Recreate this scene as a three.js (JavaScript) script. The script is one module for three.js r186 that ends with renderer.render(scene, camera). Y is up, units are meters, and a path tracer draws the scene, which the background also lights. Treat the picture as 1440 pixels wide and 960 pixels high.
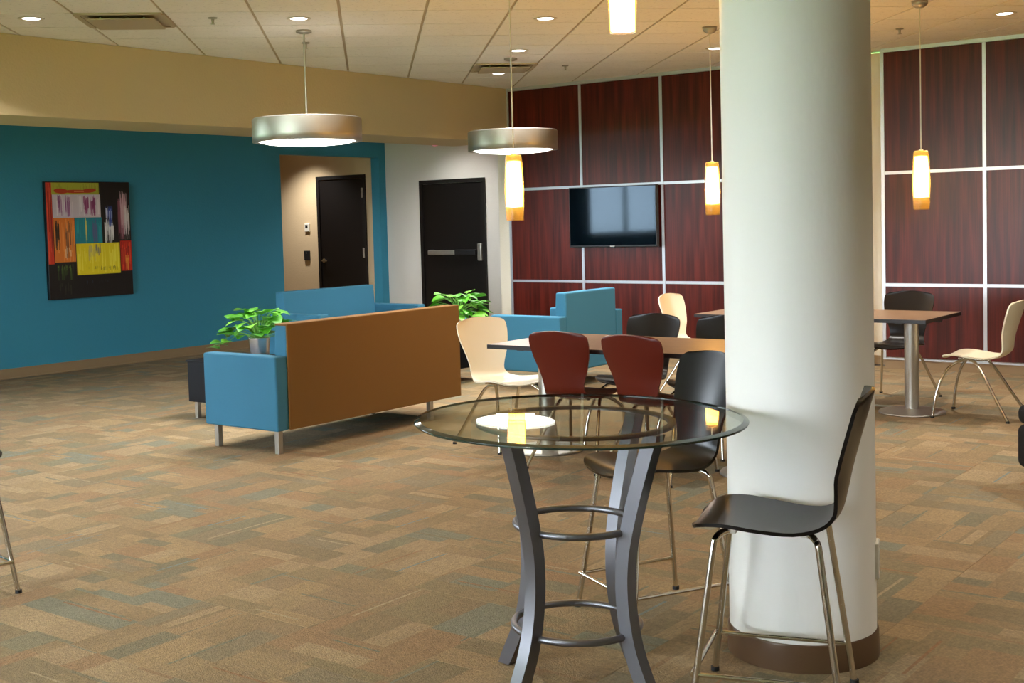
import * as THREE from 'three';
import { RoundedBoxGeometry } from 'three/addons/geometries/RoundedBoxGeometry.js';
import { mergeGeometries, toCreasedNormals } from 'three/addons/utils/BufferGeometryUtils.js';
import { RectAreaLightUniformsLib } from 'three/addons/lights/RectAreaLightUniformsLib.js';

// ---------------------------------------------------------------- camera, sky, exposure
const scene = new THREE.Scene();
const F = 1750, CY = 405, PITCH = Math.atan((CY - 308) / F), ROLL = 0.0268, EYE = 1.52;
const camera = new THREE.PerspectiveCamera(2 * Math.atan(555 / F) * 180 / Math.PI, 1.5, 0.05, 200);
camera.setViewOffset(1440, 1110, 0, 150, 1440, 960);           // the photograph is cropped more at its top than at its foot
camera.aspect = 1440 / 1110;
camera.position.set(0, EYE, 0);
camera.rotation.order = 'YXZ';
camera.rotation.set(-PITCH, 0, -ROLL);
camera.updateProjectionMatrix(); camera.updateMatrixWorld(true);

scene.background = new THREE.Color(0.82, 0.91, 1.0);           // overcast-bright sky, seen only through the windows
scene.backgroundIntensity = 28;

const renderer = new THREE.WebGLRenderer({ antialias: true });
renderer.toneMapping = THREE.LinearToneMapping;
renderer.toneMappingExposure = 0.95;
renderer.shadowMap.enabled = true;
RectAreaLightUniformsLib.init();

const AMBER = new THREE.Color(1.0, 0.70, 0.36), NEUTRAL = new THREE.Color(1.0, 0.97, 0.92);

// ---------------------------------------------------------------- helpers
let seed = 20240611;
const rnd = () => { seed = (seed * 1664525 + 1013904223) >>> 0; return seed / 4294967296; };
const rr = (a, b) => a + (b - a) * rnd();
const pick = (l) => l[Math.floor(rnd() * l.length)];
const V = (x, y, z) => new THREE.Vector3(x, y, z);

// the room runs along two axes: a (along the panelled wall) and b (along the blue wall)
const ANG = 52.9 * Math.PI / 180, SA = Math.sin(ANG), CA = Math.cos(ANG), TURN = ANG - Math.PI / 2;
const AB = (a, b, y = 0) => V(a * SA + b * CA, y, -(-a * CA + b * SA));
const XD = (x, d, y = 0) => V(x, y, -d);
const UPWARD = V(0, 1, 0);

const names = {};
function numbered(n) { const k = names[n] = (names[n] ?? -1) + 1; return k ? n + '_' + String(k).padStart(3, '0') : n; }
function thing(name, label, category, pos, turn = 0, group) {
  const o = new THREE.Group(); o.name = numbered(name); o.position.copy(pos); o.rotation.y = turn;
  o.userData = { label, category }; if (group) o.userData.group = group;
  scene.add(o); return o;
}
function part(name, geo, mat, parent, label) {
  const m = new THREE.Mesh(geo, mat); m.name = name; if (label) m.userData.label = label; parent.add(m); return m;
}
function structure(name, label, pos = V(0, 0, 0), turn = 0) {
  const o = new THREE.Group(); o.name = numbered(name); o.position.copy(pos); o.rotation.y = turn;
  o.userData = { label, category: 'structure', kind: 'structure' }; scene.add(o); return o;
}
const merge = (l) => { const g = mergeGeometries(l.map((x) => { const y = x.index ? x.toNonIndexed() : x.clone(); for (const k of Object.keys(y.attributes)) if (!['position', 'normal', 'uv'].includes(k)) y.deleteAttribute(k); return y; })); return g; };
// uv in metres, taken from the face's own plane
function uvm(g, s = 1, ox = 0, oy = 0) {
  if (g.index) g = g.toNonIndexed();
  const p = g.attributes.position, n = g.attributes.normal, uv = new Float32Array(p.count * 2);
  for (let i = 0; i < p.count; i++) {
    const ax = Math.abs(n.getX(i)), ay = Math.abs(n.getY(i)), az = Math.abs(n.getZ(i));
    const [u, v] = ay > ax && ay > az ? [p.getX(i), p.getZ(i)] : ax > az ? [p.getZ(i), p.getY(i)] : [p.getX(i), p.getY(i)];
    uv[2 * i] = u / s + ox; uv[2 * i + 1] = v / s + oy;
  }
  g.setAttribute('uv', new THREE.BufferAttribute(uv, 2)); return g;
}
// box given by its limits
function lim(x0, x1, y0, y1, z0, z1, r = 0, s = 1) {
  const w = x1 - x0, h = y1 - y0, d = z1 - z0;
  const g = r ? new RoundedBoxGeometry(w, h, d, 3, Math.min(r, w / 2.05, h / 2.05, d / 2.05)) : new THREE.BoxGeometry(w, h, d);
  g.translate((x0 + x1) / 2, (y0 + y1) / 2, (z0 + z1) / 2);
  return uvm(g, s);
}
const tube = (pts, r, n = 40, rad = 10, closed = false, tens = 0.5) => new THREE.TubeGeometry(new THREE.CatmullRomCurve3(pts, closed, 'catmullrom', tens), n, r, rad, closed);
function rod(p, q, r, rad = 10) { const d = q.clone().sub(p), g = new THREE.CylinderGeometry(r, r, d.length(), rad); g.applyQuaternion(new THREE.Quaternion().setFromUnitVectors(UPWARD, d.clone().normalize())); g.translate(...p.clone().add(q).multiplyScalar(0.5).toArray()); return g; }
const lathe = (pts, n = 48) => new THREE.LatheGeometry(pts.map(([r, y]) => new THREE.Vector2(r, y)), n);
const disc = (r, h, y, n = 40) => { const g = new THREE.CylinderGeometry(r, r, h, n); g.translate(0, y, 0); return g; };

// value noise
const HASH = new Float32Array(65536); for (let i = 0; i < 65536; i++) HASH[i] = rnd();
const lattice = (x, y, px, py) => HASH[((((x % px) + px) % px) * 131 + (((y % py) + py) % py) * 7919) & 65535];
function noise(x, y, px, py) { const xi = Math.floor(x), yi = Math.floor(y); let fx = x - xi, fy = y - yi; fx = fx * fx * (3 - 2 * fx); fy = fy * fy * (3 - 2 * fy);
  const a = lattice(xi, yi, px, py), b = lattice(xi + 1, yi, px, py), c = lattice(xi, yi + 1, px, py), d = lattice(xi + 1, yi + 1, px, py);
  return a + (b - a) * fx + (c - a) * fy + (a - b - c + d) * fx * fy; }
function texture(w, h, fn, srgb = true) {
  const data = new Uint8Array(w * h * 4);
  for (let y = 0, o = 0; y < h; y++) for (let x = 0; x < w; x++, o += 4) { const c = fn(x, y); data[o] = c[0]; data[o + 1] = c[1]; data[o + 2] = c[2]; data[o + 3] = 255; }
  const t = new THREE.DataTexture(data, w, h); t.wrapS = t.wrapT = THREE.RepeatWrapping; t.magFilter = THREE.LinearFilter; t.minFilter = THREE.LinearMipmapLinearFilter; t.generateMipmaps = true; t.anisotropy = 8;
  if (srgb) t.colorSpace = THREE.SRGBColorSpace; t.needsUpdate = true; return t;
}
const clamp = (v) => Math.max(0, Math.min(255, v));
const hex = (h) => [(h >> 16) & 255, (h >> 8) & 255, h & 255];

// ---------------------------------------------------------------- textures
// carpet: eight by eight tiles, each woven in stripes of blocks
function carpetTexture() {
  const N = 2048, T = 256, col = new Uint8Array(N * N * 3);
  const pal = [0xa8916a, 0xae956c, 0xa38c66, 0x9e8762, 0xad9671, 0x9b8762, 0x968561, 0xa48761, 0x9f8865, 0x958668, 0xa98f68, 0xb29b75];
  const odd = [0x8f876a, 0x93815f, 0xa2845f, 0x8c8a74, 0x8b8165, 0x97825f];
  const fill = (x0, y0, w, h, c) => { const [r, g, b] = hex(c); for (let y = y0; y < y0 + h; y++) for (let x = x0; x < x0 + w; x++) { const o = (y * N + x) * 3; col[o] = r; col[o + 1] = g; col[o + 2] = b; } };
  for (let ty = 0; ty < 8; ty++) for (let tx = 0; tx < 8; tx++) {
    let y = 0;
    while (y < T) {
      let h = Math.round(rr(28, 80)); if (T - y - h < 16) h = T - y;
      let x = 0;
      while (x < T) {
        let w = Math.round(rr(45, 150)); if (T - x - w < 30) w = T - x;
        fill(tx * T + x, ty * T + y, w, h, rnd() < 0.78 ? pick(pal) : pick(odd));
        if (rnd() < 0.2) fill(tx * T + x, ty * T + y, w, Math.min(h, Math.round(rr(4, 10))), pick(odd));
        x += w;
      }
      y += h;
    }
    for (let k = 0; k < 2; k++) { const ly = Math.floor(rr(4, T - 8)), lx = Math.floor(rr(0, 120)), w = Math.floor(rr(60, T - lx)); fill(tx * T + lx, ty * T + ly, w, Math.round(rr(2, 6)), pick([0x84908a, 0x82826c, 0xa27a54, 0xb3a27f])); }
  }
  return texture(N, N, (x, y) => {
    const o = (y * N + x) * 3, n = 0.74 + 0.15 * noise(x / 2.1, y / 2.1, 975, 975) + 0.09 * noise(x / 9, y / 3, 227, 682);
    return [clamp(col[o] * n * 0.96), clamp(col[o + 1] * n * 0.95), clamp(col[o + 2] * n * 0.94)];
  });
}
const carpetMap = carpetTexture();
const carpetBump = texture(512, 512, (x, y) => { const v = 255 * (0.6 * noise(x / 3, y / 3, 171, 171) + 0.4 * rnd()); return [v, v, v]; }, false);
carpetBump.repeat.set(8, 8);
// dark red laminate with upright grain
const mahoganyMap = texture(1024, 1024, (x, y) => {
  const n = 0.55 * noise(x / 20, y / 260, 51, 4) + 0.3 * noise(x / 6, y / 160, 171, 6) + 0.15 * noise(x / 2.5, y / 90, 410, 11);
  const k = (n - 0.5) * 1.5;
  return [clamp(76 + 40 * k), clamp(22 + 18 * k), clamp(13 + 12 * k)];
});
const plasterBump = texture(512, 512, (x, y) => { const v = 255 * (0.6 * noise(x / 7, y / 7, 73, 73) + 0.4 * noise(x / 3, y / 3, 171, 171)); return [v, v, v]; }, false);
const fabricBump = texture(256, 256, (x, y) => { const v = 128 + 70 * Math.sin(x * Math.PI / 4) * Math.sin(y * Math.PI / 4) + 50 * (rnd() - 0.5); return [clamp(v), clamp(v), clamp(v)]; }, false);
const fabricTone = texture(256, 256, (x, y) => { const v = clamp(255 * (0.86 + 0.14 * noise(x / 3, y / 3, 85, 85) * (0.7 + 0.3 * rnd()))); return [v, v, v]; });
const tileTone = texture(256, 256, (x, y) => { const n = noise(x / 4, y / 4, 64, 64) * 0.5 + 0.5 * rnd(); const v = n < 0.14 ? 214 : 246 + 8 * n; return [v, v, v]; });
const grainTone = texture(512, 512, (x, y) => { const v = clamp(205 + 50 * (0.6 * noise(x / 40, y / 6, 12, 85) + 0.4 * noise(x / 12, y / 2.5, 42, 204))); return [v, v, v]; });

// ---------------------------------------------------------------- materials
const M = {};
const std = (o) => new THREE.MeshStandardMaterial(o), phy = (o) => new THREE.MeshPhysicalMaterial(o);
M.carpet = std({ map: carpetMap, bumpMap: carpetBump, bumpScale: 0.003, roughness: 1 });
M.slab = std({ color: 0x6b6358, roughness: 1 });
const wallPaint = (c) => std({ color: c, roughness: 0.75, bumpMap: plasterBump, bumpScale: 0.0012 });
M.blue = wallPaint(0x2f83a1); M.cream = wallPaint(0xccb98f); M.white = wallPaint(0xd9d6cf); M.offwhite = wallPaint(0xe3ddcc); M.beige = wallPaint(0xcfb793);
M.column = std({ color: 0xeeebe4, roughness: 0.55, bumpMap: plasterBump, bumpScale: 0.0008 });
M.base = std({ color: 0x8a7456, roughness: 0.5 }); M.baseDark = std({ color: 0x5b422c, roughness: 0.35 });
M.tile = std({ color: 0xf6f4f0, map: tileTone, roughness: 0.95 });
M.tee = std({ color: 0xb9ab92, roughness: 0.6 });
M.panel = phy({ map: mahoganyMap, roughness: 0.3, specularIntensity: 0.6 });
M.alu = std({ color: 0xc4c8ce, metalness: 0.75, roughness: 0.38 });
M.brushed = std({ color: 0xb9b6ae, metalness: 0.85, roughness: 0.42 });
M.chrome = std({ color: 0xd6d2ca, metalness: 1, roughness: 0.14 });
M.gun = std({ color: 0x77777c, metalness: 0.9, roughness: 0.38 });
M.rubber = std({ color: 0x111010, roughness: 0.7 });
M.blackDoor = std({ color: 0x0c0706, roughness: 0.42 });
M.doorFrame = std({ color: 0x0e0907, roughness: 0.5 });
const fabric = (c) => std({ color: c, map: fabricTone, roughness: 0.95, bumpMap: fabricBump, bumpScale: 0.0015 });
fabricTone.repeat.set(6, 6); fabricBump.repeat.set(16, 16);
M.teal = fabric(0x3b80a0); M.brown = fabric(0x855d22); M.blackFab = fabric(0x0d0e12);
M.blackWood = phy({ color: 0x100c0a, roughness: 0.3, specularIntensity: 0.6 });
M.redWood = phy({ color: 0x54170b, roughness: 0.35, specularIntensity: 0.6 });
M.creamWood = phy({ color: 0xf1ead6, roughness: 0.42, clearcoat: 0.15, clearcoatRoughness: 0.3 });
M.whiteWood = phy({ color: 0xeae2c6, roughness: 0.42, clearcoat: 0.15, clearcoatRoughness: 0.3 });
M.tableTop = std({ color: 0x94785e, map: grainTone, roughness: 0.32 }); M.tableEdge = std({ color: 0x1b1618, roughness: 0.45 });
M.navy = phy({ color: 0x06070e, roughness: 0.6, specularIntensity: 0.5 });
M.plate = std({ color: 0xe0dccf, roughness: 0.4 });
M.dark = std({ color: 0x17171a, roughness: 0.5 });
M.tvBody = std({ color: 0x08080a, roughness: 0.35 }); M.tvScreen = phy({ color: 0x03060a, roughness: 0.05, specularIntensity: 0.4, specularColor: new THREE.Color(0.6, 0.82, 1) });
M.leaf = [0x5fb52e, 0x7cc83c, 0x4a9a28].map((c) => phy({ color: c, roughness: 0.45, transmission: 0.3, thickness: 0, side: THREE.DoubleSide }));
M.stem = std({ color: 0x5f9a3a, roughness: 0.6 }); M.soil = std({ color: 0x2a1c12, roughness: 1 });
M.pot = std({ color: 0xcfcfd2, metalness: 0.9, roughness: 0.25 });
M.pane = phy({ color: 0xffffff, transmission: 1, thickness: 0, roughness: 0, ior: 1.5 });
M.glass = phy({ color: 0xf2f6f3, specularIntensity: 0.6, transmission: 1, thickness: 0, roughness: 0, ior: 1.5 });
M.glassEdge = phy({ color: 0x2f3f37, transmission: 0.4, thickness: 0, roughness: 0.05, ior: 1.5 });
M.amberGlass = phy({ color: 0xffcf68, transmission: 1, thickness: 0, roughness: 0.27, ior: 1.45, side: THREE.DoubleSide });
const glow = (c, k) => std({ color: 0xffffff, emissive: c, emissiveIntensity: k, roughness: 0.6 });
M.drumGlow = glow(new THREE.Color(1, 0.95, 0.86), 7.0);
M.canGlow = glow(new THREE.Color(1, 0.95, 0.86), 7.0);
M.tubeGlow = glow(new THREE.Color(1, 0.86, 0.66), 14.0);
M.signFace = glow(new THREE.Color(1, 0.08, 0.22), 2.2); M.signGlow = glow(new THREE.Color(1, 0.62, 0.7), 3.0);
M.grass = std({ color: 0x4c7a2c, roughness: 1 });

// ---------------------------------------------------------------- room shell
const CEIL = 3.03, PANEL = 11.62, SOFFIT = -8.78, BLUE = -11.98, ENDB = 12.964, BACKB = -4.5, RIGHT = 6;
// a wall piece between (a0,b0) and (a1,b1)
function slabAB(name, a0, a1, b0, b1, y0, y1, mat, parent) {
  const g = lim(a0, a1, y0, y1, -b1, -b0, 0, 1.0);
  return part(name, g, mat, parent);
}
const room = (name, label) => structure(name, label, V(0, 0, 0), TURN);
// after the turn, local x runs along a and local -z along b

// floor: carpet tiles
{
  const fl = room('floor', 'patchwork carpet tiles in tan, olive and rust');
  slabAB('subfloor', BLUE - 3.6, RIGHT + 0.2, BACKB - 0.2, ENDB + 0.2, -0.16, -0.0085, M.slab, fl);
  const S = 0.61, cache = new Map();
  const geo = (cell, rot) => {
    const key = cell * 4 + rot; if (cache.has(key)) return cache.get(key);
    const g = new THREE.BoxGeometry(S - 0.0012, 0.008, S - 0.0012); g.translate(0, -0.004 - 0.0003 * (rot % 2), 0);
    const p = g.attributes.position, uv = g.attributes.uv, cx = cell % 8, cy = Math.floor(cell / 8);
    for (let i = 0; i < p.count; i++) { let u = p.getX(i) / S + 0.5, v = p.getZ(i) / S + 0.5; for (let k = 0; k < rot; k++) [u, v] = [v, 1 - u]; uv.setXY(i, (cx + 0.004 + 0.992 * u) / 8, (cy + 0.004 + 0.992 * v) / 8); }
    cache.set(key, g); return g;
  };
  const spots = [];
  for (let i = -6; i < 30; i++) for (let j = 0; j < 29; j++) {
    const a = BLUE + (i + 0.5) * S, b = ENDB - (j + 0.5) * S;
    if (a > RIGHT + 0.2 || b < BACKB - 0.2) continue;
    if (i < 0 && b < 10.2) continue;
    if (a > -8.4 && b > PANEL + 0.3) continue;
    const w = AB(a, b), q = w.clone().project(camera), inView = w.z < -1 && Math.abs(q.x) < 1.12 && q.y < 1 && q.y > -1.15;
    spots.push({ a, b, cell: Math.floor(rnd() * 64), rot: ((i + j) % 2 + 2) % 2 + 2 * Math.floor(rnd() * 2), rank: inView ? w.length() : 1000 + w.length() });
  }
  spots.sort((p, q) => p.rank - q.rank);
  const rest = [];
  spots.forEach((s, k) => {
    const g = geo(s.cell, s.rot);
    if (k < 298) { const m = part(k ? 'carpet_tile_' + String(k).padStart(3, '0') : 'carpet_tile', g, M.carpet, fl); m.position.set(s.a, 0, -s.b); }
    else rest.push(g.clone().translate(s.a, 0, -s.b));
  });
  part('carpet_field', merge(rest), M.carpet, fl).userData.kind = 'stuff';
}

// blue wall with the opening to the side hall
{
  const w = room('wall_blue', 'deep blue painted wall with a wide opening');
  const T0 = BLUE - 0.15, oL = 10.99, oR = 12.83;
  slabAB('wall_section', T0, BLUE, 4.85, oL, 0, CEIL, M.blue, w);
  slabAB('wall_section', T0, BLUE, BACKB, 2.35, 0, CEIL, M.blue, w);
  slabAB('wall_section', T0, BLUE, 2.35, 4.85, 0, 1.17, M.blue, w);
  slabAB('wall_section', T0, BLUE, 2.35, 4.85, 2.45, CEIL, M.blue, w);
  slabAB('header', T0, BLUE, oL, oR, 2.43, CEIL, M.blue, w);
  slabAB('jamb', T0, BLUE, oR, ENDB + 0.15, 0, CEIL, M.blue, w);
  const bb = room('baseboard_blue', 'tan rubber base along the blue wall');
  slabAB('base_strip', BLUE, BLUE + 0.012, 5.7, oL, 0, 0.105, M.base, bb);
  slabAB('base_lip', BLUE + 0.012, BLUE + 0.024, 5.7, oL, 0, 0.012, M.base, bb);
  slabAB('base_strip', BLUE, BLUE + 0.012, BACKB, 5.7, 0, 0.105, M.base, bb);
}
// side hall beyond the opening
{
  const w = room('wall_hall', 'beige walls of the side hall beyond the opening');
  slabAB('hall_side', BLUE - 3.6, BLUE - 0.15, 12.87, 13.02, 0, 2.9, M.beige, w);
  slabAB('hall_side', BLUE - 3.6, BLUE - 0.15, 10.2, 10.35, 0, 2.9, M.beige, w);
  slabAB('hall_end', BLUE - 3.75, BLUE - 3.6, 10.2, 13.02, 0, 2.9, M.beige, w);
  slabAB('hall_ceiling', BLUE - 3.6, BLUE - 0.15, 10.2, 13.02, 2.75, 2.9, M.offwhite, w);
}
// white wall with the exit door, the panelled wall's end, back walls
{
  const w = room('wall_white', 'white wall around the exit door');
  slabAB('wall_section', BLUE, -8.947, ENDB, ENDB + 0.15, 0, CEIL, M.white, w);
  slabAB('return', -8.947, -8.80, PANEL + 0.15, ENDB + 0.15, 0, CEIL, M.white, w);
  const b = room('baseboard_white', 'tan rubber base along the white wall');
  slabAB('base_strip', BLUE, -11.36, ENDB - 0.012, ENDB, 0, 0.105, M.base, b);
  slabAB('base_strip', -10.18, -8.947, ENDB - 0.012, ENDB, 0, 0.105, M.base, b);
}
{
  const w = room('wall_right', 'plain off-white side wall');
  slabAB('wall_section', RIGHT, RIGHT + 0.15, BACKB - 0.15, PANEL + 0.3, 0, CEIL, M.offwhite, w);
}
// window walls (out of the frame): they let the daylight in
function windowUnit(n, alongA, at, p0, p1, sill, head, label) {
  const o = room('window_' + n, label), t = 0.15, f = 0.05;
  const S = (name, q0, q1, y0, y1, d0, d1, m) => alongA ? slabAB(name, q0, q1, at - d1, at - d0, y0, y1, m, o) : slabAB(name, at - d1, at - d0, q0, q1, y0, y1, m, o);
  const count = Math.round((p1 - p0) / 1.4), step = (p1 - p0) / count;
  S('frame_rail', p0, p1, sill, sill + f, 0.03, 0.11, M.alu); S('frame_rail', p0, p1, head - f, head, 0.03, 0.11, M.alu);
  for (let k = 0; k <= count; k++) { const c = Math.min(Math.max(p0 + k * step, p0 + f / 2), p1 - f / 2); S('mullion', c - f / 2, c + f / 2, sill + f, head - f, 0.03, 0.11, M.alu); }
  for (let k = 0; k < count; k++) S('pane', p0 + k * step + f / 2, p0 + (k + 1) * step - f / 2, sill + f, head - f, 0.065, 0.071, M.pane);
  S('window_sill', p0, p1, sill - 0.03, sill, -0.08, 0.15, M.plate);
  return o;
}
windowUnit(1, false, BLUE, 2.35, 4.85, 1.2, 2.45, 'aluminium framed windows in the blue wall');
{
  const w = room('wall_back', 'off-white wall with a long band of windows');
  const b0 = BACKB - 0.15, W0 = -9.4, W1 = -2.2;
  slabAB('wall_section', BLUE, W0, b0, BACKB, 0, CEIL, M.offwhite, w);
  slabAB('wall_section', W1, RIGHT, b0, BACKB, 0, CEIL, M.offwhite, w);
  slabAB('wall_section', W0, W1, b0, BACKB, 0, 0.65, M.offwhite, w);
  slabAB('wall_section', W0, W1, b0, BACKB, 2.75, CEIL, M.offwhite, w);
  windowUnit(2, true, BACKB, W0, W1, 0.68, 2.75, 'long band of aluminium framed windows');
}
{
  const g = structure('ground', 'green lawn outside the windows');
  const m = part('lawn', new THREE.RingGeometry(0.1, 120, 48).rotateX(-Math.PI / 2), M.grass, g); m.position.set(0, -0.35, 0);
}

// panelled wall
{
  const w = room('wall_panelled', 'dark red wood panels held by thin aluminium strips');
  slabAB('backing', -8.947, -4.66, PANEL, PANEL + 0.15, 0, CEIL, M.offwhite, w);
  slabAB('recess_back', -4.66, -4.32, PANEL + 0.25, PANEL + 0.40, 0, CEIL, M.offwhite, w);
  slabAB('recess_side', -4.72, -4.66, PANEL + 0.15, PANEL + 0.40, 0, CEIL, M.offwhite, w);
  slabAB('backing', -4.32, RIGHT, PANEL, PANEL + 0.40, 0, CEIL, M.offwhite, w);
  const rows = [[0.098, 0.80], [0.80, 1.86], [1.86, 3.005]], s = 0.012;
  const groups = [[-8.77, -7.76, -6.727, -5.695, -4.66], [-4.32, -3.38, -2.44, -1.5, -0.56, 0.38, 1.32, 2.26, 3.2]];
  for (const cols of groups) {
    for (let i = 0; i + 1 < cols.length; i++) for (const [y0, y1] of rows) {
      const g = lim(cols[i] + s, cols[i + 1] - s, y0 + s, y1 - s, -PANEL, -PANEL + 0.018, 0.002);
      part('wood_panel', uvm(g, 1.6, rnd(), rnd()), M.panel, w);
    }
    for (const c of cols) part('upright_strip', lim(c - s - 0.004, c + s + 0.004, 0.09, 3.005, -PANEL, -PANEL + 0.024), M.alu, w);
    for (let i = 0; i + 1 < cols.length; i++) for (const y of [0.80, 1.86]) part('cross_strip', lim(cols[i] + s + 0.004, cols[i + 1] - s - 0.004, y - s - 0.003, y + s + 0.003, -PANEL, -PANEL + 0.023), M.alu, w);
    part('head_strip', lim(cols[0] - 0.01, cols[cols.length - 1] + 0.01, 2.995, CEIL, -PANEL, -PANEL + 0.03), M.alu, w);
    part('foot_strip', lim(cols[0] - 0.01, cols[cols.length - 1] + 0.01, 0.086, 0.104, -PANEL, -PANEL + 0.022), M.alu, w);
  }
  const bb = room('baseboard_panelled', 'tan rubber base under the wood panels');
  slabAB('base_strip', -8.947, -4.66, PANEL - 0.012, PANEL, 0, 0.088, M.base, bb);
  slabAB('base_strip', -4.66, -4.32, PANEL + 0.238, PANEL + 0.25, 0, 0.088, M.base, bb);
  slabAB('base_strip', -4.32, RIGHT, PANEL - 0.012, PANEL, 0, 0.088, M.base, bb);
}
// bulkhead over the passage
{
  const w = room('wall_bulkhead', 'cream painted bulkhead hanging below the ceiling');
  slabAB('bulkhead_face', SOFFIT - 0.85, SOFFIT, BACKB, PANEL + 0.02, 2.415, CEIL - 0.002, M.cream, w);
}

// ceiling: lay-in tiles at forty-five degrees to the walls
const GA = 6.4 * Math.PI / 180, gR = [Math.cos(GA), Math.sin(GA)], gD = [-Math.sin(GA), Math.cos(GA)], TS = 0.6135;
const GRID = (r, d, y = CEIL) => XD(r * gR[0] + d * gD[0], r * gR[1] + d * gD[1], y);
const GTURN = GA;
{
  const c = structure('ceiling', 'cream lay-in ceiling tiles on a metal grid');
  const wallsAB = ([x, d]) => [x * SA - d * CA, x * CA + d * SA];
  // room outline in the ceiling, clip convex polygons against it
  const inside = [(p) => wallsAB(p)[0] - SOFFIT, (p) => RIGHT - wallsAB(p)[0], (p) => wallsAB(p)[1] - BACKB, (p) => PANEL - wallsAB(p)[1]];
  function clip(poly) {
    for (const f of inside) {
      const out = [];
      for (let i = 0; i < poly.length; i++) {
        const p = poly[i], q = poly[(i + 1) % poly.length], fp = f(p), fq = f(q);
        if (fp >= 0) out.push(p);
        if ((fp >= 0) !== (fq >= 0)) { const t = fp / (fp - fq); out.push([p[0] + (q[0] - p[0]) * t, p[1] + (q[1] - p[1]) * t]); }
      }
      poly = out; if (!poly.length) return poly;
    }
    return poly;
  }
  function slabOf(poly, y0, y1) { // prism below the polygon of (x, depth)
    const sh = new THREE.Shape(poly.map(([x, d]) => new THREE.Vector2(x, d)));
    const g = new THREE.ExtrudeGeometry(sh, { depth: y1 - y0, bevelEnabled: false }); g.rotateX(-Math.PI / 2); g.translate(0, y0, 0); return uvm(g, 1.2);
  }
  const pt = (r, d) => [r * gR[0] + d * gD[0], r * gR[1] + d * gD[1]];
  const r0 = -0.17, d0 = 9.03, gm = 0.011, gc = 0.009;
  const list = [];
  for (let i = -26; i < 26; i++) for (let j = -26; j < 14; j++) {
    const ra = r0 + i * TS + gm, rb = r0 + (i + 1) * TS - gm, da = d0 + j * TS + gc, db = d0 + (j + 1) * TS - gc;
    const poly = clip([pt(ra, da), pt(rb, da), pt(rb, db), pt(ra, db)]); if (poly.length < 3) continue;
    let area = 0; for (let k = 0; k < poly.length; k++) { const p = poly[k], q = poly[(k + 1) % poly.length]; area += p[0] * q[1] - q[0] * p[1]; }
    if (Math.abs(area) / 2 < 0.002) continue;
    const [x, d] = pt((ra + rb) / 2, (da + db) / 2), q = XD(x, d, CEIL).project(camera), view = d > 2 && Math.abs(q.x) < 1.3 && q.y < 1.9;
    list.push({ poly, rank: view ? d : 1000 + Math.hypot(x, d) });
  }
  list.sort((p, q) => p.rank - q.rank);
  const rest = [];
  list.forEach((t, k) => { const g = slabOf(t.poly, CEIL, CEIL + 0.016); if (k < 290) part(k ? 'ceiling_tile_' + String(k).padStart(3, '0') : 'ceiling_tile', g, M.tile, c); else rest.push(g); });
  if (rest.length) part('ceiling_field', merge(rest), M.tile, c).userData.kind = 'stuff';
  const strip = (p, n) => { const q = clip(p); if (q.length > 2) part(n, slabOf(q, CEIL + 0.008, CEIL + 0.02), M.tee, c); };
  for (let i = -26; i <= 26; i++) { const r = r0 + i * TS; strip([pt(r - gm, -20), pt(r + gm, -20), pt(r + gm, 20), pt(r - gm, 20)], 'main_runner'); }
  for (let j = -26; j <= 14; j++) { const d = d0 + j * TS; strip([pt(-20, d - gc), pt(20, d - gc), pt(20, d + gc), pt(-20, d + gc)], 'cross_runner'); }
  const up = room('roof_slab', 'plain slab above the ceiling');
  slabAB('slab', BLUE - 0.15, RIGHT + 0.15, BACKB - 0.15, ENDB + 0.15, CEIL + 0.022, CEIL + 0.2, M.offwhite, up);
}

// round column
const COL = XD(0.982, 4.27);
{
  const o = structure('column', 'round white painted column with a brown base', COL);
  o.userData.category = 'column';
  part('shaft', lathe([[0.250, 0.09], [0.250, CEIL - 0.001]], 96), M.column, o);
  part('column_base', lathe([[0.252, 0.0], [0.258, 0.0], [0.2565, 0.088], [0.2505, 0.094]], 96), M.baseDark, o);
}

// ---------------------------------------------------------------- doors and wall fittings
function door(n, label, aL, aR, b, top, build) {
  const o = room('door_' + n, label), fw = 0.05;
  slabAB('door_frame', aL, aL + fw, b - 0.03, b + 0.02, 0, top, M.doorFrame, o); slabAB('door_frame', aR - fw, aR, b - 0.03, b + 0.02, 0, top, M.doorFrame, o);
  slabAB('door_frame', aL + fw, aR - fw, b - 0.03, b + 0.02, top - fw, top, M.doorFrame, o);
  const leaf = slabAB('door_leaf', aL + fw + 0.003, aR - fw - 0.003, b - 0.012, b + 0.018, 0.01, top - fw - 0.003, M.blackDoor, o);
  build(o, leaf, fw);
}
door(1, 'dark brown door with a lever handle in the side hall', -13.25, -12.28, 12.87, 2.21, (o, leaf, fw) => {
  const h = new THREE.Group(); h.name = 'handle'; leaf.add(h);
  part('rose', disc(0.032, 0.012, 0).rotateX(Math.PI / 2).translate(-13.14, 0.99, -12.85 + 0.002), M.chrome, h);
  part('lever', rod(V(-13.14, 0.99, -12.80), V(-13.03, 0.985, -12.80), 0.009), M.chrome, h);
  part('lever_neck', rod(V(-13.14, 0.99, -12.855), V(-13.14, 0.99, -12.80), 0.01), M.chrome, h);
  for (const y of [1.95, 1.1, 0.25]) part('hinge', lim(-12.345, -12.315, y - 0.07, y + 0.07, -12.853, -12.83, 0.004), M.brushed, leaf);
});
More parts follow.
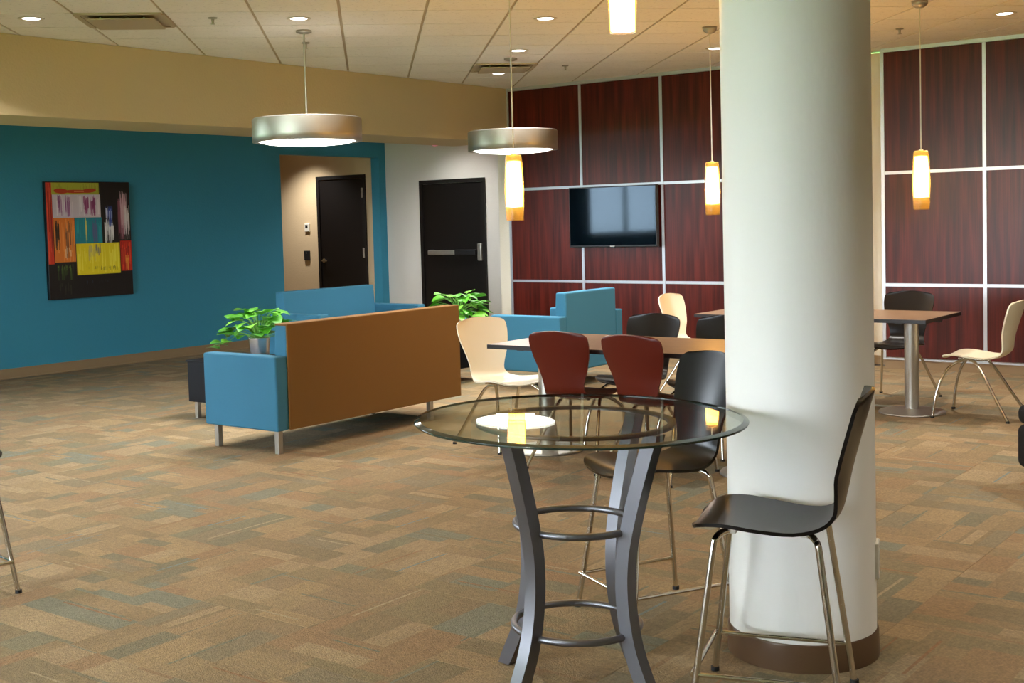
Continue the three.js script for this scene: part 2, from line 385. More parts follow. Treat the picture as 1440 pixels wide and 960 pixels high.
door(2, 'dark brown exit door with a push bar', -11.34, -10.2, ENDB, 2.08, (o, leaf) => {
  const z = -(ENDB - 0.012);
  part('push_bar', lim(-11.17, -10.70, 1.06, 1.125, z + 0.02, z + 0.075, 0.012), M.brushed, leaf);
  part('bar_cover', lim(-10.70, -10.34, 1.055, 1.13, z, z + 0.07, 0.01), M.dark, leaf);
  part('bar_bracket', lim(-11.17, -11.11, 1.05, 1.135, z, z + 0.03, 0.005), M.dark, leaf);
  part('lock_plate', lim(-10.325, -10.255, 0.98, 1.21, z, z + 0.05, 0.015), M.brushed, leaf);
});
{
  const t = thing('thermostat', 'small white thermostat on the beige hall wall', 'thermostat', AB(-13.48, 12.87, 1.475), TURN);
  part('case', lim(-0.05, 0.05, -0.06, 0.06, 0, 0.025, 0.008), M.plate, t); part('display', lim(-0.028, 0.022, -0.005, 0.04, 0.024, 0.027), M.dark, t);
  const r = thing('card_reader', 'black card reader below the white thermostat', 'card reader', AB(-13.5, 12.87, 1.065), TURN);
  part('case', lim(-0.055, 0.055, -0.07, 0.07, 0, 0.03, 0.008), M.dark, r); part('indicator', lim(-0.006, 0.01, 0.03, 0.045, 0.029, 0.032), M.brushed, r);
  // outlet on the column, facing the open side
  const ang = 18 * Math.PI / 180, dir = V(Math.cos(ang), 0, Math.sin(ang));
  const ou = thing('outlet_plate', 'cream outlet plate low on the round column', 'outlet', COL.clone().add(dir.clone().multiplyScalar(0.248)).setY(0.33), Math.PI / 2 - ang);
  part('plate', lim(-0.04, 0.04, -0.062, 0.062, -0.004, 0.012, 0.005), M.plate, ou);
  for (const y of [-0.022, 0.022]) part('socket', disc(0.016, 0.003, 0).rotateX(Math.PI / 2).translate(0, y, 0.0125), M.offwhite, ou);
}
// exit sign behind the bulkhead
{
  const t = thing('exit_sign', 'red lit exit sign hanging behind the cream bulkhead', 'sign', AB(-10.18, 12.1, 2.475), TURN);
  part('housing', lim(-0.16, 0.16, 0, 0.2, -0.03, 0.03, 0.01), M.signFace, t);
  const L = []; const bar = (x0, x1, y0, y1) => L.push(lim(x0, x1, y0, y1, 0.0295, 0.034));
  bar(-0.13, -0.115, 0.04, 0.16); for (const y of [0.04, 0.0925, 0.145]) bar(-0.115, -0.075, y, y + 0.015);
  for (const s of [-1, 1]) { const g = lim(-0.0075, 0.0075, -0.067, 0.067, 0.0295, 0.034); g.rotateZ(s * 0.48); g.translate(-0.027, 0.1, 0); L.push(g); }
  bar(0.03, 0.045, 0.04, 0.16); bar(0.085, 0.1, 0.04, 0.145); bar(0.06, 0.125, 0.145, 0.16);
  part('letters', merge(L), M.signGlow, t, 'pale glowing letters EXIT on the red face');
  part('hanger', rod(V(0, 0.2, 0), V(0, CEIL + 0.02 - 2.43, 0), 0.012), M.plate, t);
}
// television
{
  const t = thing('television', 'black flat television mounted on the wood panels', 'television', AB(-7.315, PANEL - 0.09, 1.185), TURN);
  part('bezel', lim(-0.563, 0.563, 0, 0.665, -0.03, 0.02, 0.006), M.tvBody, t);
  part('screen', lim(-0.55, 0.55, 0.022, 0.652, 0.0195, 0.0215), M.tvScreen, t);
  part('rear_housing', lim(-0.36, 0.36, 0.08, 0.55, -0.055, -0.029, 0.01), M.tvBody, t);
  part('wall_mount', lim(-0.2, 0.2, 0.18, 0.46, -0.072, -0.054), M.dark, t);
  part('maker_badge', lim(-0.03, 0.03, 0.006, 0.014, 0.0198, 0.0212), M.brushed, t);
  part('receiver_eye', lim(-0.02, 0.02, -0.01, 0.001, -0.01, 0.012, 0.002), M.tvBody, t);
}
// painting
{
  const cv = document.createElement('canvas'); cv.width = 512; cv.height = 612; const x = cv.getContext('2d');
  const R = (c, a, b, w, h) => { x.fillStyle = c; x.fillRect(a, b, w, h); };
  const streak = (c, a, b, w, h, n) => { x.fillStyle = c; for (let i = 0; i < n; i++) { const sx = a + rnd() * w, sw = 1 + rnd() * 7, sy = b + rnd() * h * 0.35, sh = h * (0.25 + rnd() * 0.6); x.globalAlpha = 0.25 + 0.5 * rnd(); x.fillRect(sx, sy, sw, Math.min(sh, b + h - sy)); } x.globalAlpha = 1; };
  R('#0a0708', 0, 0, 512, 612);
  R('#c8321e', 0, 4, 34, 424); streak('#e8543a', 2, 4, 28, 420, 24); streak('#7a160e', 2, 4, 28, 420, 14);
  R('#a8ab34', 34, 4, 286, 62); streak('#8a8c28', 34, 4, 286, 60, 26);
  x.fillStyle = '#b03a16'; x.beginPath(); x.ellipse(90, 48, 42, 13, 0.05, 0, 7); x.fill(); x.beginPath(); x.ellipse(180, 50, 78, 9, 0, 0, 7); x.fill(); x.beginPath(); x.ellipse(258, 46, 44, 11, -0.08, 0, 7); x.fill(); x.fillStyle = '#e08a5a'; x.fillRect(168, 46, 60, 6);
  R('#cbbfcb', 36, 66, 290, 122); streak('#e6dde4', 36, 66, 285, 120, 40); streak('#7c3f74', 66, 66, 26, 110, 16); streak('#84427a', 112, 66, 26, 116, 18); streak('#8a2f66', 222, 68, 26, 108, 24); streak('#7f2c62', 262, 66, 30, 112, 26);
  R('#dd7a2c', 38, 188, 124, 232); streak('#f29a4c', 40, 188, 118, 230, 30); streak('#1c1210', 44, 196, 22, 160, 22); streak('#5a3a2c', 100, 200, 50, 200, 12); streak('#efd9c0', 96, 330, 40, 88, 8);
  R('#178294', 164, 188, 166, 138); streak('#24a0ac', 164, 188, 160, 134, 26); streak('#5c5c8a', 270, 188, 26, 170, 22); streak('#d9c46a', 226, 188, 5, 136, 8);
  R('#e4cf1e', 166, 326, 270, 166); streak('#f6ea5a', 168, 326, 264, 160, 44); streak('#b9aa86', 236, 330, 70, 90, 22); streak('#6f6a78', 282, 326, 30, 70, 16); streak('#8f8420', 236, 448, 180, 26, 26);
  streak('#e9e9ea', 344, 196, 56, 130, 70); streak('#2f49a8', 352, 120, 44, 120, 34); streak('#cfd6e6', 352, 130, 40, 80, 14);
  streak('#8a4a5a', 430, 80, 34, 230, 40); streak('#c9a3ac', 448, 44, 40, 270, 54); streak('#d8d2d4', 470, 120, 32, 190, 26);
  R('#b8200e', 440, 318, 72, 164); streak('#e6492c', 444, 320, 66, 156, 34); streak('#6c0e08', 440, 320, 60, 156, 12); streak('#e8a23c', 468, 390, 30, 90, 12);
  streak('#3f5a22', 44, 424, 106, 90, 34); streak('#5f7a34', 50, 430, 96, 36, 16); streak('#3a3a2a', 44, 520, 80, 70, 10); streak('#22304a', 200, 520, 160, 24, 12);
  const tx = new THREE.CanvasTexture(cv); tx.colorSpace = THREE.SRGBColorSpace; tx.anisotropy = 8;
  const t = thing('abstract_painting', 'abstract canvas of bright colour blocks and black on the blue wall', 'painting', AB(BLUE, 8.13, 0.787), TURN + Math.PI / 2);
  part('stretched_canvas', lim(-0.527, 0.527, 0, 1.265, 0, 0.05, 0.004), M.tvBody, t, 'black canvas edge');
  part('painted_face', new THREE.PlaneGeometry(1.05, 1.26).translate(0, 0.6325, 0.0508), std({ map: tx, roughness: 0.55 }), t);
}

// ---------------------------------------------------------------- ceiling fittings
function drum(pos, label) {
  const t = thing('drum_pendant', label, 'pendant lamp', V(pos.x, CEIL, pos.z), 0, 'brushed metal drum pendants');
  const yb = 2.165 - CEIL, yt = yb + 0.185, R = 0.425;
  part('canopy', lathe([[0.001, 0], [0.062, 0], [0.062, -0.016], [0.03, -0.026], [0.001, -0.026]], 32), M.brushed, t);
  part('stem', rod(V(0, -0.02, 0), V(0, yt - 0.005, 0), 0.008), M.brushed, t);
  part('drum_shell', lathe([[0.001, yt], [R - 0.012, yt], [R, yt - 0.01], [R, yb + 0.062], [R - 0.002, yb + 0.060], [R, yb + 0.058], [R, yb], [R - 0.045, yb], [R - 0.045, yb + 0.03]], 72), M.brushed, t);
  part('diffuser', lathe([[0.001, yb - 0.03], [R * 0.4, yb - 0.026], [R * 0.75, yb - 0.012], [R - 0.05, yb + 0.004], [R - 0.046, yb + 0.012], [R - 0.046, yb + 0.03], [0.001, yb + 0.03]], 64), M.drumGlow, t, 'glowing white diffuser');
  const l = new THREE.RectAreaLight(new THREE.Color(1, 0.97, 0.92), 110, 0.36, 0.36); l.rotation.x = -Math.PI / 2; l.position.set(0, yb - 0.032, 0); l.name = 'drum_light'; t.add(l);
}
drum(XD(-1.57, 9.803), 'brushed metal drum pendant near the blue wall');
drum(XD(0.045, 11.815), 'brushed metal drum pendant near the wood panels');

function amber(pos, bottom, label, open = 1) {
  const t = thing('amber_pendant', label, 'pendant lamp', V(pos.x, CEIL, pos.z), 0, 'amber glass cylinder pendants');
  const y = bottom - CEIL, h = 0.43;
  part('canopy', lathe([[0.001, 0], [0.06, 0], [0.055, -0.03], [0.03, -0.05], [0.001, -0.055]], 32), M.brushed, t);
  part('cord', rod(V(0, -0.05, 0), V(0, y + h, 0), 0.004, 8), M.plate, t);
  part('cap', lathe([[0.001, y + h + 0.012], [0.014, y + h + 0.010], [0.018, y + h + 0.002], [0.001, y + h + 0.002]], 24), M.brushed, t);
  part('glass_sleeve', lathe([[0.012, y + h + 0.002], [0.048, y + h], [0.054, y + h - 0.012], [0.057, y + h - 0.06], [0.062, y + h * 0.6], [0.064, y + h * 0.42], [0.06, y + h * 0.14], [0.056, y]], 48), M.amberGlass, t, 'clear amber glass sleeve');
  part('inner_tube', lathe([[0.001, y + h - 0.035], [0.044, y + h - 0.04], [0.050, y + h - 0.09], [0.053, y + h * 0.62], [0.056, y + h * 0.42], [0.054, y + 0.09 * open], [0.001, y + 0.085 * open]], 40), M.tubeGlow, t, 'glowing frosted inner tube');
  const l = new THREE.PointLight(AMBER, 1.1); l.position.set(0, y + h * 0.55, 0); l.shadow.radius = 2; l.name = 'amber_light'; t.add(l);
}
amber(AB(-4.95, 6.6), 1.51, 'amber glass cylinder pendant over the table with the red chairs');
amber(AB(-4.82, 9.12), 1.51, 'amber glass cylinder pendant near the television, by the round column');
amber(AB(-3.12, 9.15), 1.51, 'amber glass cylinder pendant over the table with the white chair');
amber(XD(0.515, 5.5), 2.32, 'amber glass cylinder pendant hung high near the ceiling', 0.1);

function downlight(pos, y = CEIL, cd = 16, label = 'small round unseen downlight over the open carpet, away from the pendants') {
  const t = thing('downlight', label, 'downlight', V(pos.x, y, pos.z), 0, 'ceiling downlights');
  part('trim_ring', lathe([[0.062, -0.003], [0.085, -0.006], [0.09, 0.0], [0.062, 0.0]], 32), M.plate, t);
  part('lens', lathe([[0.001, -0.004], [0.06, -0.003], [0.063, 0]], 32), M.canGlow, t, 'glowing lens');
  const l = new THREE.SpotLight(NEUTRAL, cd, 0, 1.05, 0.8); l.position.set(0, -0.03, 0); l.target.position.set(0, -2, 0); l.shadow.radius = 3; l.name = 'downlight_beam'; t.add(l); t.add(l.target);
}
const cans = [[-3.356, 8.92], [-1.511, 9.227], [0.308, 9.53], [0.115, 11.285], [-0.08, 12.988], [1.921, 11.498], [3.934, 9.89]];
const canLabels = ['round downlight beside the air diffuser near the bulkhead', 'round downlight beside the canopy of the bulkhead drum pendant', 'round downlight in the open middle of the tiled ceiling', 'round downlight in front of the drum pendant by the panels', 'round downlight beyond the air diffuser by the wood panels', 'round downlight against the edge of the round column', 'round downlight over the panels behind the white chair'];
cans.forEach(([x, d], k) => downlight(XD(x, d), CEIL, 16, canLabels[k]));
// save for the last, the same rows go on over the camera and beside the frame
for (const [x, d] of [[2.12, 9.7], [-3.9, 5.6], [-2.0, 5.8], [2.3, 6.6], [4.2, 6.8], [2.9, 3.0], [4.6, 4.9]]) downlight(XD(x, d));  // last entry: added lamp out of view, brightens the right side of the column
downlight(XD(-1.2, 2.4), CEIL, 10);
downlight(AB(-10.5, 12.1), CEIL + 0.02, 14, 'small round downlight above the exit door');
downlight(AB(-13.3, 12.3), 2.75, 16, 'small round downlight in the side hall');

function diffuser(r, d, label) {
  const t = thing('air_diffuser', label, 'air vent', GRID(r, d), GTURN, 'ceiling air diffusers');
  const w = TS / 2 - 0.014;
  for (const s of [-1, 1]) { part('frame_rail', lim(-w, w, -0.012, 0, s * w - 0.02, s * w + 0.02), M.tee, t); part('frame_rail', lim(s * w - 0.02, s * w + 0.02, -0.012, 0, -w + 0.02, w - 0.02), M.tee, t); }
  part('throat', lim(-w + 0.02, w - 0.02, -0.004, 0, -w + 0.02, w - 0.02), M.tee, t);
  part('face_plate', lim(-w + 0.055, w - 0.055, -0.034, -0.026, -w + 0.055, w - 0.055, 0.003), M.tee, t);
  for (const [x, z] of [[-1, -1], [1, -1], [1, 1], [-1, 1]]) part('hanger_pin', lim(x * 0.15 - 0.006, x * 0.15 + 0.006, -0.027, -0.003, z * 0.15 - 0.006, z * 0.15 + 0.006), M.brushed, t);
}
const gridOf = (x, d) => { const r = x * gR[0] + d * gR[1], q = x * gD[0] + d * gD[1]; return [(-0.17) + (Math.floor((r + 0.17) / TS) + 0.5) * TS, 9.03 + (Math.floor((q - 9.03) / TS) + 0.5) * TS]; };
diffuser(...gridOf(-2.73, 8.98), 'square air diffuser in the ceiling near the cream bulkhead');
diffuser(...gridOf(0.003, 12.35), 'square air diffuser in the ceiling near the wood panels');
function sprinkler(x, d, label) {
  const t = thing('sprinkler', label, 'sprinkler', XD(x, d, CEIL), 0, 'ceiling sprinklers');
  part('cup', lathe([[0.001, -0.01], [0.03, -0.008], [0.034, 0], [0.001, 0]], 20), M.brushed, t);
  part('body', lathe([[0.001, -0.045], [0.008, -0.045], [0.011, -0.012], [0.001, -0.01]], 14), M.brushed, t);
  part('deflector', disc(0.016, 0.003, -0.046, 16), M.brushed, t);
}
sprinkler(-2.111, 9.095, 'sprinkler head in the ceiling near the cream bulkhead');
sprinkler(-1.66, 10.45, 'sprinkler head in the ceiling beside the drum pendant stem');
sprinkler(0.589, 12.477, 'sprinkler head in the ceiling near the television panels');
sprinkler(3.312, 10.55, 'sprinkler head in the ceiling above the white chair table');

// ---------------------------------------------------------------- seating shells
// one-piece shell: back top -> waist -> seat -> front lip; forward is local -z
function shellGeometry(H) {
  const P = [[-0.305, 0.40, 0.190], [-0.285, 0.33, 0.205], [-0.262, 0.25, 0.196], [-0.238, 0.16, 0.168], [-0.222, 0.09, 0.145], [-0.205, 0.035, 0.138], [-0.165, 0.0, 0.150], [-0.09, -0.015, 0.182], [0.02, -0.006, 0.205], [0.12, 0.006, 0.205], [0.19, 0.0, 0.190], [0.228, -0.022, 0.150]];
  const curve = new THREE.CatmullRomCurve3(P.map(([f, y, w]) => V(f, y, w)), false, 'centripetal'), NU = 56, NV = 14, th = 0.011;
  const rows = []; for (let i = 0; i <= NU; i++) rows.push(curve.getPoint(i < 14 ? 0.09 * Math.pow(i / 14, 2) : i < 46 ? 0.09 + 0.84 * (i - 14) / 32 : 1 - 0.07 * Math.pow((56 - i) / 10, 2))); const L = [0]; for (let i = 1; i <= NU; i++) L.push(L[i - 1] + Math.hypot(rows[i].x - rows[i - 1].x, rows[i].y - rows[i - 1].y));
  const tot = L[NU], topR = 0.045, lipR = 0.06;
  const pos = [[], []];
  for (let i = 0; i <= NU; i++) {
    const r = rows[i], a = rows[Math.max(0, i - 1)], b = rows[Math.min(NU, i + 1)], tx = b.x - a.x, ty = b.y - a.y, tl = Math.hypot(tx, ty), nx = ty / tl, ny = -tx / tl; // normal towards the sitter is (-nx,-ny)
    let w = r.z, s = L[i];
    if (s < topR) w *= Math.pow(1 - Math.pow(1 - s / topR, 2), 0.5) * 0.27 + 0.73;
    if (tot - s < lipR) w *= Math.pow(1 - Math.pow(1 - (tot - s) / lipR, 2.4), 1 / 2.4) * 0.35 + 0.65;
    const back = Math.max(0, Math.min(1, (r.y - 0.0) / 0.15)), seat = 1 - back;
    for (let j = 0; j <= NV; j++) {
      const v = j / NV * 2 - 1, topDip = s < topR ? 0.012 * v * v * (1 - s / topR) : 0;
      const x = w * v, f = r.x + back * 0.03 * v * v, y = r.y + H - topDip + seat * (-0.006 + 0.010 * v * v);
      pos[0].push([x, y - ny * th / 2, -(f - nx * th / 2)]); pos[1].push([x, y + ny * th / 2, -(f + nx * th / 2)]);
    }
  }
  const verts = [], idx = [], id = (s, i, j) => s * (NU + 1) * (NV + 1) + i * (NV + 1) + j;
  for (const s of [0, 1]) for (const p of pos[s]) verts.push(...p);
  for (let i = 0; i < NU; i++) for (let j = 0; j < NV; j++) { idx.push(id(0, i, j), id(0, i + 1, j), id(0, i, j + 1), id(0, i, j + 1), id(0, i + 1, j), id(0, i + 1, j + 1)); idx.push(id(1, i, j), id(1, i, j + 1), id(1, i + 1, j), id(1, i, j + 1), id(1, i + 1, j + 1), id(1, i + 1, j)); }
  const quad = (a, b, c, d) => idx.push(a, b, c, c, b, d);
  for (let i = 0; i < NU; i++) { quad(id(0, i, 0), id(1, i, 0), id(0, i + 1, 0), id(1, i + 1, 0)); quad(id(0, i, NV), id(0, i + 1, NV), id(1, i, NV), id(1, i + 1, NV)); }
  for (let j = 0; j < NV; j++) { quad(id(0, 0, j), id(0, 0, j + 1), id(1, 0, j), id(1, 0, j + 1)); quad(id(0, NU, j), id(1, NU, j), id(0, NU, j + 1), id(1, NU, j + 1)); }
  const g = new THREE.BufferGeometry(); g.setAttribute('position', new THREE.Float32BufferAttribute(verts, 3)); g.setIndex(idx);
  return uvm(toCreasedNormals(g, 0.9));
}
const SEAT = 0.45, STOOL = 0.585;
const shellChair = shellGeometry(SEAT), shellStool = shellGeometry(STOOL);
const chairLeg = (s, rear) => rear
  ? tube([V(s * 0.115, 0.418, -0.05), V(s * 0.135, 0.405, 0.01), V(s * 0.16, 0.33, 0.07), V(s * 0.20, 0.17, 0.165), V(s * 0.243, 0.012, 0.262)], 0.0105, 30)
  : tube([V(s * 0.115, 0.418, -0.05), V(s * 0.14, 0.408, -0.1), V(s * 0.185, 0.345, -0.175), V(s * 0.222, 0.20, -0.232), V(s * 0.240, 0.012, -0.262)], 0.0105, 36);
const G = { footCap: disc(0.014, 0.014, 0.007, 14) };
for (const s of [-1, 1]) for (const q of [0, 1]) G['leg' + s + q] = chairLeg(s, q === 1);
G.seatBar = merge([rod(V(-0.12, 0.420, -0.05), V(0.12, 0.420, -0.05), 0.009), rod(V(-0.1, 0.420, 0.08), V(0.1, 0.420, 0.08), 0.008), rod(V(-0.09, 0.424, -0.12), V(-0.09, 0.420, 0.1), 0.007), rod(V(0.09, 0.424, -0.12), V(0.09, 0.420, 0.1), 0.007)]);
function chair(mat, pos, turn, label, group) {
  const t = thing('cafe_chair', label, 'chair', pos, turn, group);
  part('seat_shell', shellChair, mat, t);
  part('seat_bracket', G.seatBar, M.chrome, t);
  for (const s of [-1, 1]) for (const q of [0, 1]) {
    const l = part('leg', G['leg' + s + q], M.chrome, t, 'chrome leg');
    const c = part('foot_cap', G.footCap, M.rubber, l); c.position.set(s * (q ? 0.244 : 0.2405), 0, q ? 0.264 : -0.263);
  }
  return t;
}
const FA = TURN - Math.PI / 2, FB = TURN, FNA = TURN + Math.PI / 2, FNB = TURN + Math.PI;   // facing +a, +b, -a, -b
chair(M.redWood, AB(-4.26, 6.31), FB + 0.06, 'dark red chair pushed under the long table, next to the cream chair');
chair(M.redWood, AB(-3.70, 6.27), FB - 0.04, 'dark red chair pushed under the long table, next to the black stool');
chair(M.creamWood, AB(-5.09, 6.62), FA - 0.30, 'cream chair at the end of the table with the red chairs');
chair(M.blackWood, AB(-4.34, 7.07), FNB, 'black chair across the table from the red chairs, facing the cream end chair side');
chair(M.blackWood, AB(-3.80, 7.07), FNB, 'black chair across the table from the red chairs, beside the column');
chair(M.creamWood, AB(-5.06, 9.28), FA, 'pale yellow chair against the wood panels at the far table end');
chair(M.blackWood, AB(-3.52, 9.75), FNB, 'black chair between the far table and the wood panels');
chair(M.whiteWood, AB(-2.73, 9.21), FNA, 'white chair with chrome legs at the end of the far table');

// counter stools
const stoolFoot = [0.212, 0.205];
function stool(pos, turn, label) {
  const t = thing('counter_stool', label, 'stool', pos, turn, 'black counter stools');
  part('seat_shell', shellStool, M.blackWood, t);
  const h = STOOL - 0.03, top = (sx, sz) => V(sx * 0.155, h - 0.03, sz * 0.155), foot = (sx, sz) => V(sx * 0.215, 0, sz * 0.225), on = (sx, sz, y) => foot(sx, sz).lerp(top(sx, sz), y / (h - 0.03));
  for (const sx of [-1, 1]) for (const sz of [-1, 1]) {
    const l = part('leg', tube([V(sx * 0.07, h, sz * 0.105), V(sx * 0.125, h, sz * 0.135), V(sx * 0.148, h - 0.012, sz * 0.150), top(sx, sz), on(sx, sz, 0.3), on(sx, sz, 0.012)], 0.0105, 60, 10, false, 0.35), M.chrome, t, 'chrome leg');
    const c = part('foot_cap', G.footCap, M.rubber, l); c.position.copy(foot(sx, sz));
    part('mount_clip', lim(sx * 0.09 - 0.014, sx * 0.09 + 0.014, h - 0.008, h + 0.016, sz * 0.115 - 0.02, sz * 0.115 + 0.02, 0.004), M.plate, t);
  }
  const y = 0.135;
  part('foot_rail', rod(on(-1, -1, y).add(V(0, 0, -0.012)), on(1, -1, y).add(V(0, 0, -0.012)), 0.0085), M.chrome, t, 'chrome foot rail');
  for (const s of [-1, 1]) part('side_rail', rod(on(s, -1, y), on(s, 1, y), 0.0075), M.chrome, t);
  return t;
}
const faceXD = (x, d) => Math.atan2(-x, d);   // turn that points local -z along (x, depth)
stool(XD(0.785, 3.80), faceXD(-0.94, 0.33), 'black counter stool in front of the round column');
stool(XD(0.52, 4.70), faceXD(-0.91, -0.42), 'black counter stool behind the round glass table');
stool(XD(-2.43, 5.19), faceXD(0.7, -0.7), 'black counter stool standing alone on the open carpet');

// ---------------------------------------------------------------- round glass table
{
  const t = thing('glass_table', 'round glass counter table on a curved grey steel base', 'table', XD(0.178, 3.985));
  t.rotation.z = -0.018;   // it stands a touch out of level
  const y = 0.868, R = 0.536;
  const gx = 0.015;
  const top = part('glass_top', merge([new THREE.CircleGeometry(R - 0.018, 96).rotateX(-Math.PI / 2).translate(gx, y + 0.012, 0), new THREE.CircleGeometry(R - 0.002, 96).rotateX(Math.PI / 2).translate(gx, y, 0)]), M.glass, t, 'clear round glass top');
  part('glass_edge', lathe([[R - 0.018, y + 0.012], [R - 0.002, y + 0.007], [R, y + 0.005], [R - 0.002, y]], 128).translate(gx, 0, 0), M.glassEdge, top, 'bevelled green glass edge');
  part('support_ring', lathe([[0.297, y - 0.012], [0.322, y - 0.012], [0.322, y - 0.001], [0.297, y - 0.001], [0.297, y - 0.012]], 96), M.gun, t);
  part('upper_ring', new THREE.TorusGeometry(0.196, 0.0115, 14, 72).rotateX(Math.PI / 2).translate(0, 0.535, 0), M.gun, t);
  part('lower_ring', new THREE.TorusGeometry(0.204, 0.0115, 14, 72).rotateX(Math.PI / 2).translate(0, 0.205, 0), M.gun, t);
  const prof = new THREE.CatmullRomCurve3([V(0.315, y - 0.012, 0), V(0.285, y - 0.10, 0), V(0.235, 0.60, 0), V(0.205, 0.46, 0), V(0.203, 0.32, 0), V(0.232, 0.17, 0), V(0.31, 0.0, 0)]).getPoints(40);
  const verts = [], idx = [], hw = 0.022, ht = 0.024;
  prof.forEach((p, i) => { const a = prof[Math.max(0, i - 1)], b = prof[Math.min(40, i + 1)], d = b.clone().sub(a).normalize(), n = V(-d.y, d.x, 0); if (i === 0 || i === 40) n.set(1, 0, 0); for (const [u, v] of [[1, 1], [1, -1], [-1, -1], [-1, 1]]) verts.push(p.x + n.x * ht * u, p.y + n.y * ht * u, v * hw); });
  for (let i = 0; i < 40; i++) for (let k = 0; k < 4; k++) { const a = i * 4 + k, b = i * 4 + (k + 1) % 4; idx.push(a, b, a + 4, b, b + 4, a + 4); }
  idx.push(0, 2, 1, 0, 3, 2, 160, 161, 162, 160, 162, 163);
  let lg = new THREE.BufferGeometry(); lg.setAttribute('position', new THREE.Float32BufferAttribute(verts, 3)); lg.setIndex(idx); lg = toCreasedNormals(lg, 0.7); lg = uvm(lg);
  for (let k = 0; k < 4; k++) { const m = part('leg', lg, M.gun, t, 'curved steel bar leg'); m.rotation.y = (47 + 90 * k) * Math.PI / 180; }
}

// ---------------------------------------------------------------- long tables
function longTable(a0, a1, b0, b1, label, peds) {
  const ca = (a0 + a1) / 2, cb = (b0 + b1) / 2, t = thing('long_table', label, 'table', AB(ca, cb), TURN, 'long cafe tables');
  const w = (a1 - a0) / 2, d = (b1 - b0) / 2;
  part('tabletop', lim(-w + 0.002, w - 0.002, 0.705, 0.73, -d + 0.002, d - 0.002, 0.002, 1), M.tableTop, t);
  part('edge_band', merge([lim(-w - 0.002, w + 0.002, 0.702, 0.7285, -d - 0.002, -d + 0.002), lim(-w - 0.002, w + 0.002, 0.702, 0.7285, d - 0.002, d + 0.002), lim(-w - 0.002, -w + 0.002, 0.702, 0.7285, -d + 0.002, d - 0.002), lim(w - 0.002, w + 0.002, 0.702, 0.7285, -d + 0.002, d - 0.002)]), M.tableEdge, t, 'black edge band');
  for (const p of peds) {
    const x = p - ca;
    part('post', new THREE.CylinderGeometry(0.052, 0.052, 0.66, 32).translate(x, 0.35, 0), M.brushed, t);
    part('base_disc', lathe([[0.001, 0.036], [0.06, 0.034], [0.235, 0.016], [0.242, 0.008], [0.242, 0.0], [0.001, 0]], 48).translate(x, 0, 0), M.brushed, t);
    part('top_spider', merge([lim(x - 0.22, x + 0.22, 0.682, 0.706, -0.025, 0.025), lim(x - 0.025, x + 0.025, 0.682, 0.706, -0.28, 0.28)]), M.dark, t);
  }
}
longTable(-4.89, -3.05, 6.19, 7.01, 'long brown table surrounded by the dark red and black chairs', [-4.73, -3.2]);
longTable(-4.80, -2.96, 8.74, 9.54, 'long brown table by the wood panels with the white end chair', [-4.55, -3.2]);

// ---------------------------------------------------------------- lounge seating: local x along its width, back at +z, forward -z
function sofa(name, label, cat, pos, turn, W, D, arms, backMat, H = 0.86) {
  const t = thing(name, label, cat, pos, turn);
  const aw = 0.105, l = arms.includes('L') ? aw : 0, r = arms.includes('R') ? aw : 0, b = 0.157, x0 = -W / 2, x1 = W / 2, z1 = D / 2, z0 = -D / 2, bt = 0.16;
  part('seat_base', lim(x0 + l, x1 - r, b, 0.30, z0 + 0.02, z1 - bt, 0.012, 0.5), M.teal, t);
  part('seat_cushion', lim(x0 + l + 0.004, x1 - r - 0.004, 0.30, 0.44, z0, z1 - bt, 0.03, 0.5), M.teal, t);
  // back: front face leans a little
  const g = lim(x0 + l + 0.002, x1 - r - 0.002, b, H, z1 - bt, z1 - 0.004, 0.014, 0.5), p = g.attributes.position;
  for (let i = 0; i < p.count; i++) if (p.getZ(i) < z1 - bt / 2 && p.getY(i) > b + 0.2) p.setZ(i, p.getZ(i) + 0.045);
  g.computeVertexNormals(); const bk = part('backrest', g, M.teal, t);
  if (backMat) {
    part('back_panel', merge([lim(x0 + l, x1 - r, b, H + 0.004, z1 - 0.006, z1 + 0.008, 0.005, 0.5), lim(x0 + l, x1 - r, H - 0.008, H + 0.006, z1 - bt + 0.05, z1 + 0.006, 0.005, 0.5)]), backMat, bk, 'brown fabric rear and top');
  }
  if (l) part('armrest', lim(x0, x0 + aw, b, 0.655, z0 - 0.004, z1, 0.014, 0.5), M.teal, t);
  if (r) part('armrest', lim(x1 - aw, x1, b, 0.655, z0 - 0.004, z1, 0.014, 0.5), M.teal, t);
  for (const sx of [-1, 1]) for (const sz of [-1, 1]) { const x = sx * (W / 2 - (backMat && sx > 0 ? 0.30 : 0.06)), z = sz * (D / 2 - 0.06); part('leg', lim(x - 0.02, x + 0.02, 0, b + 0.002, z - 0.02, z + 0.02, 0.003), M.brushed, t, 'square metal leg'); }
  return t;
}
// facing -a: local -z -> -a, local x -> +b ... the turn FNA maps local x to -b
sofa('sofa', 'teal sofa seen from behind with a brown fabric back', 'sofa', AB(-6.53, 6.50), FNA, 1.90, 0.73, ['L'], M.brown);
sofa('love_seat', 'teal two-seat sofa facing the brown-backed sofa', 'sofa', AB(-8.98, 9.10), FA, 1.52, 0.74, ['L', 'R'], null);
sofa('armchair', 'teal armchair with a stepped back in front of the wood panels', 'armchair', AB(-6.58, 9.39), FNA, 1.03, 0.76, ['L', 'R'], null);

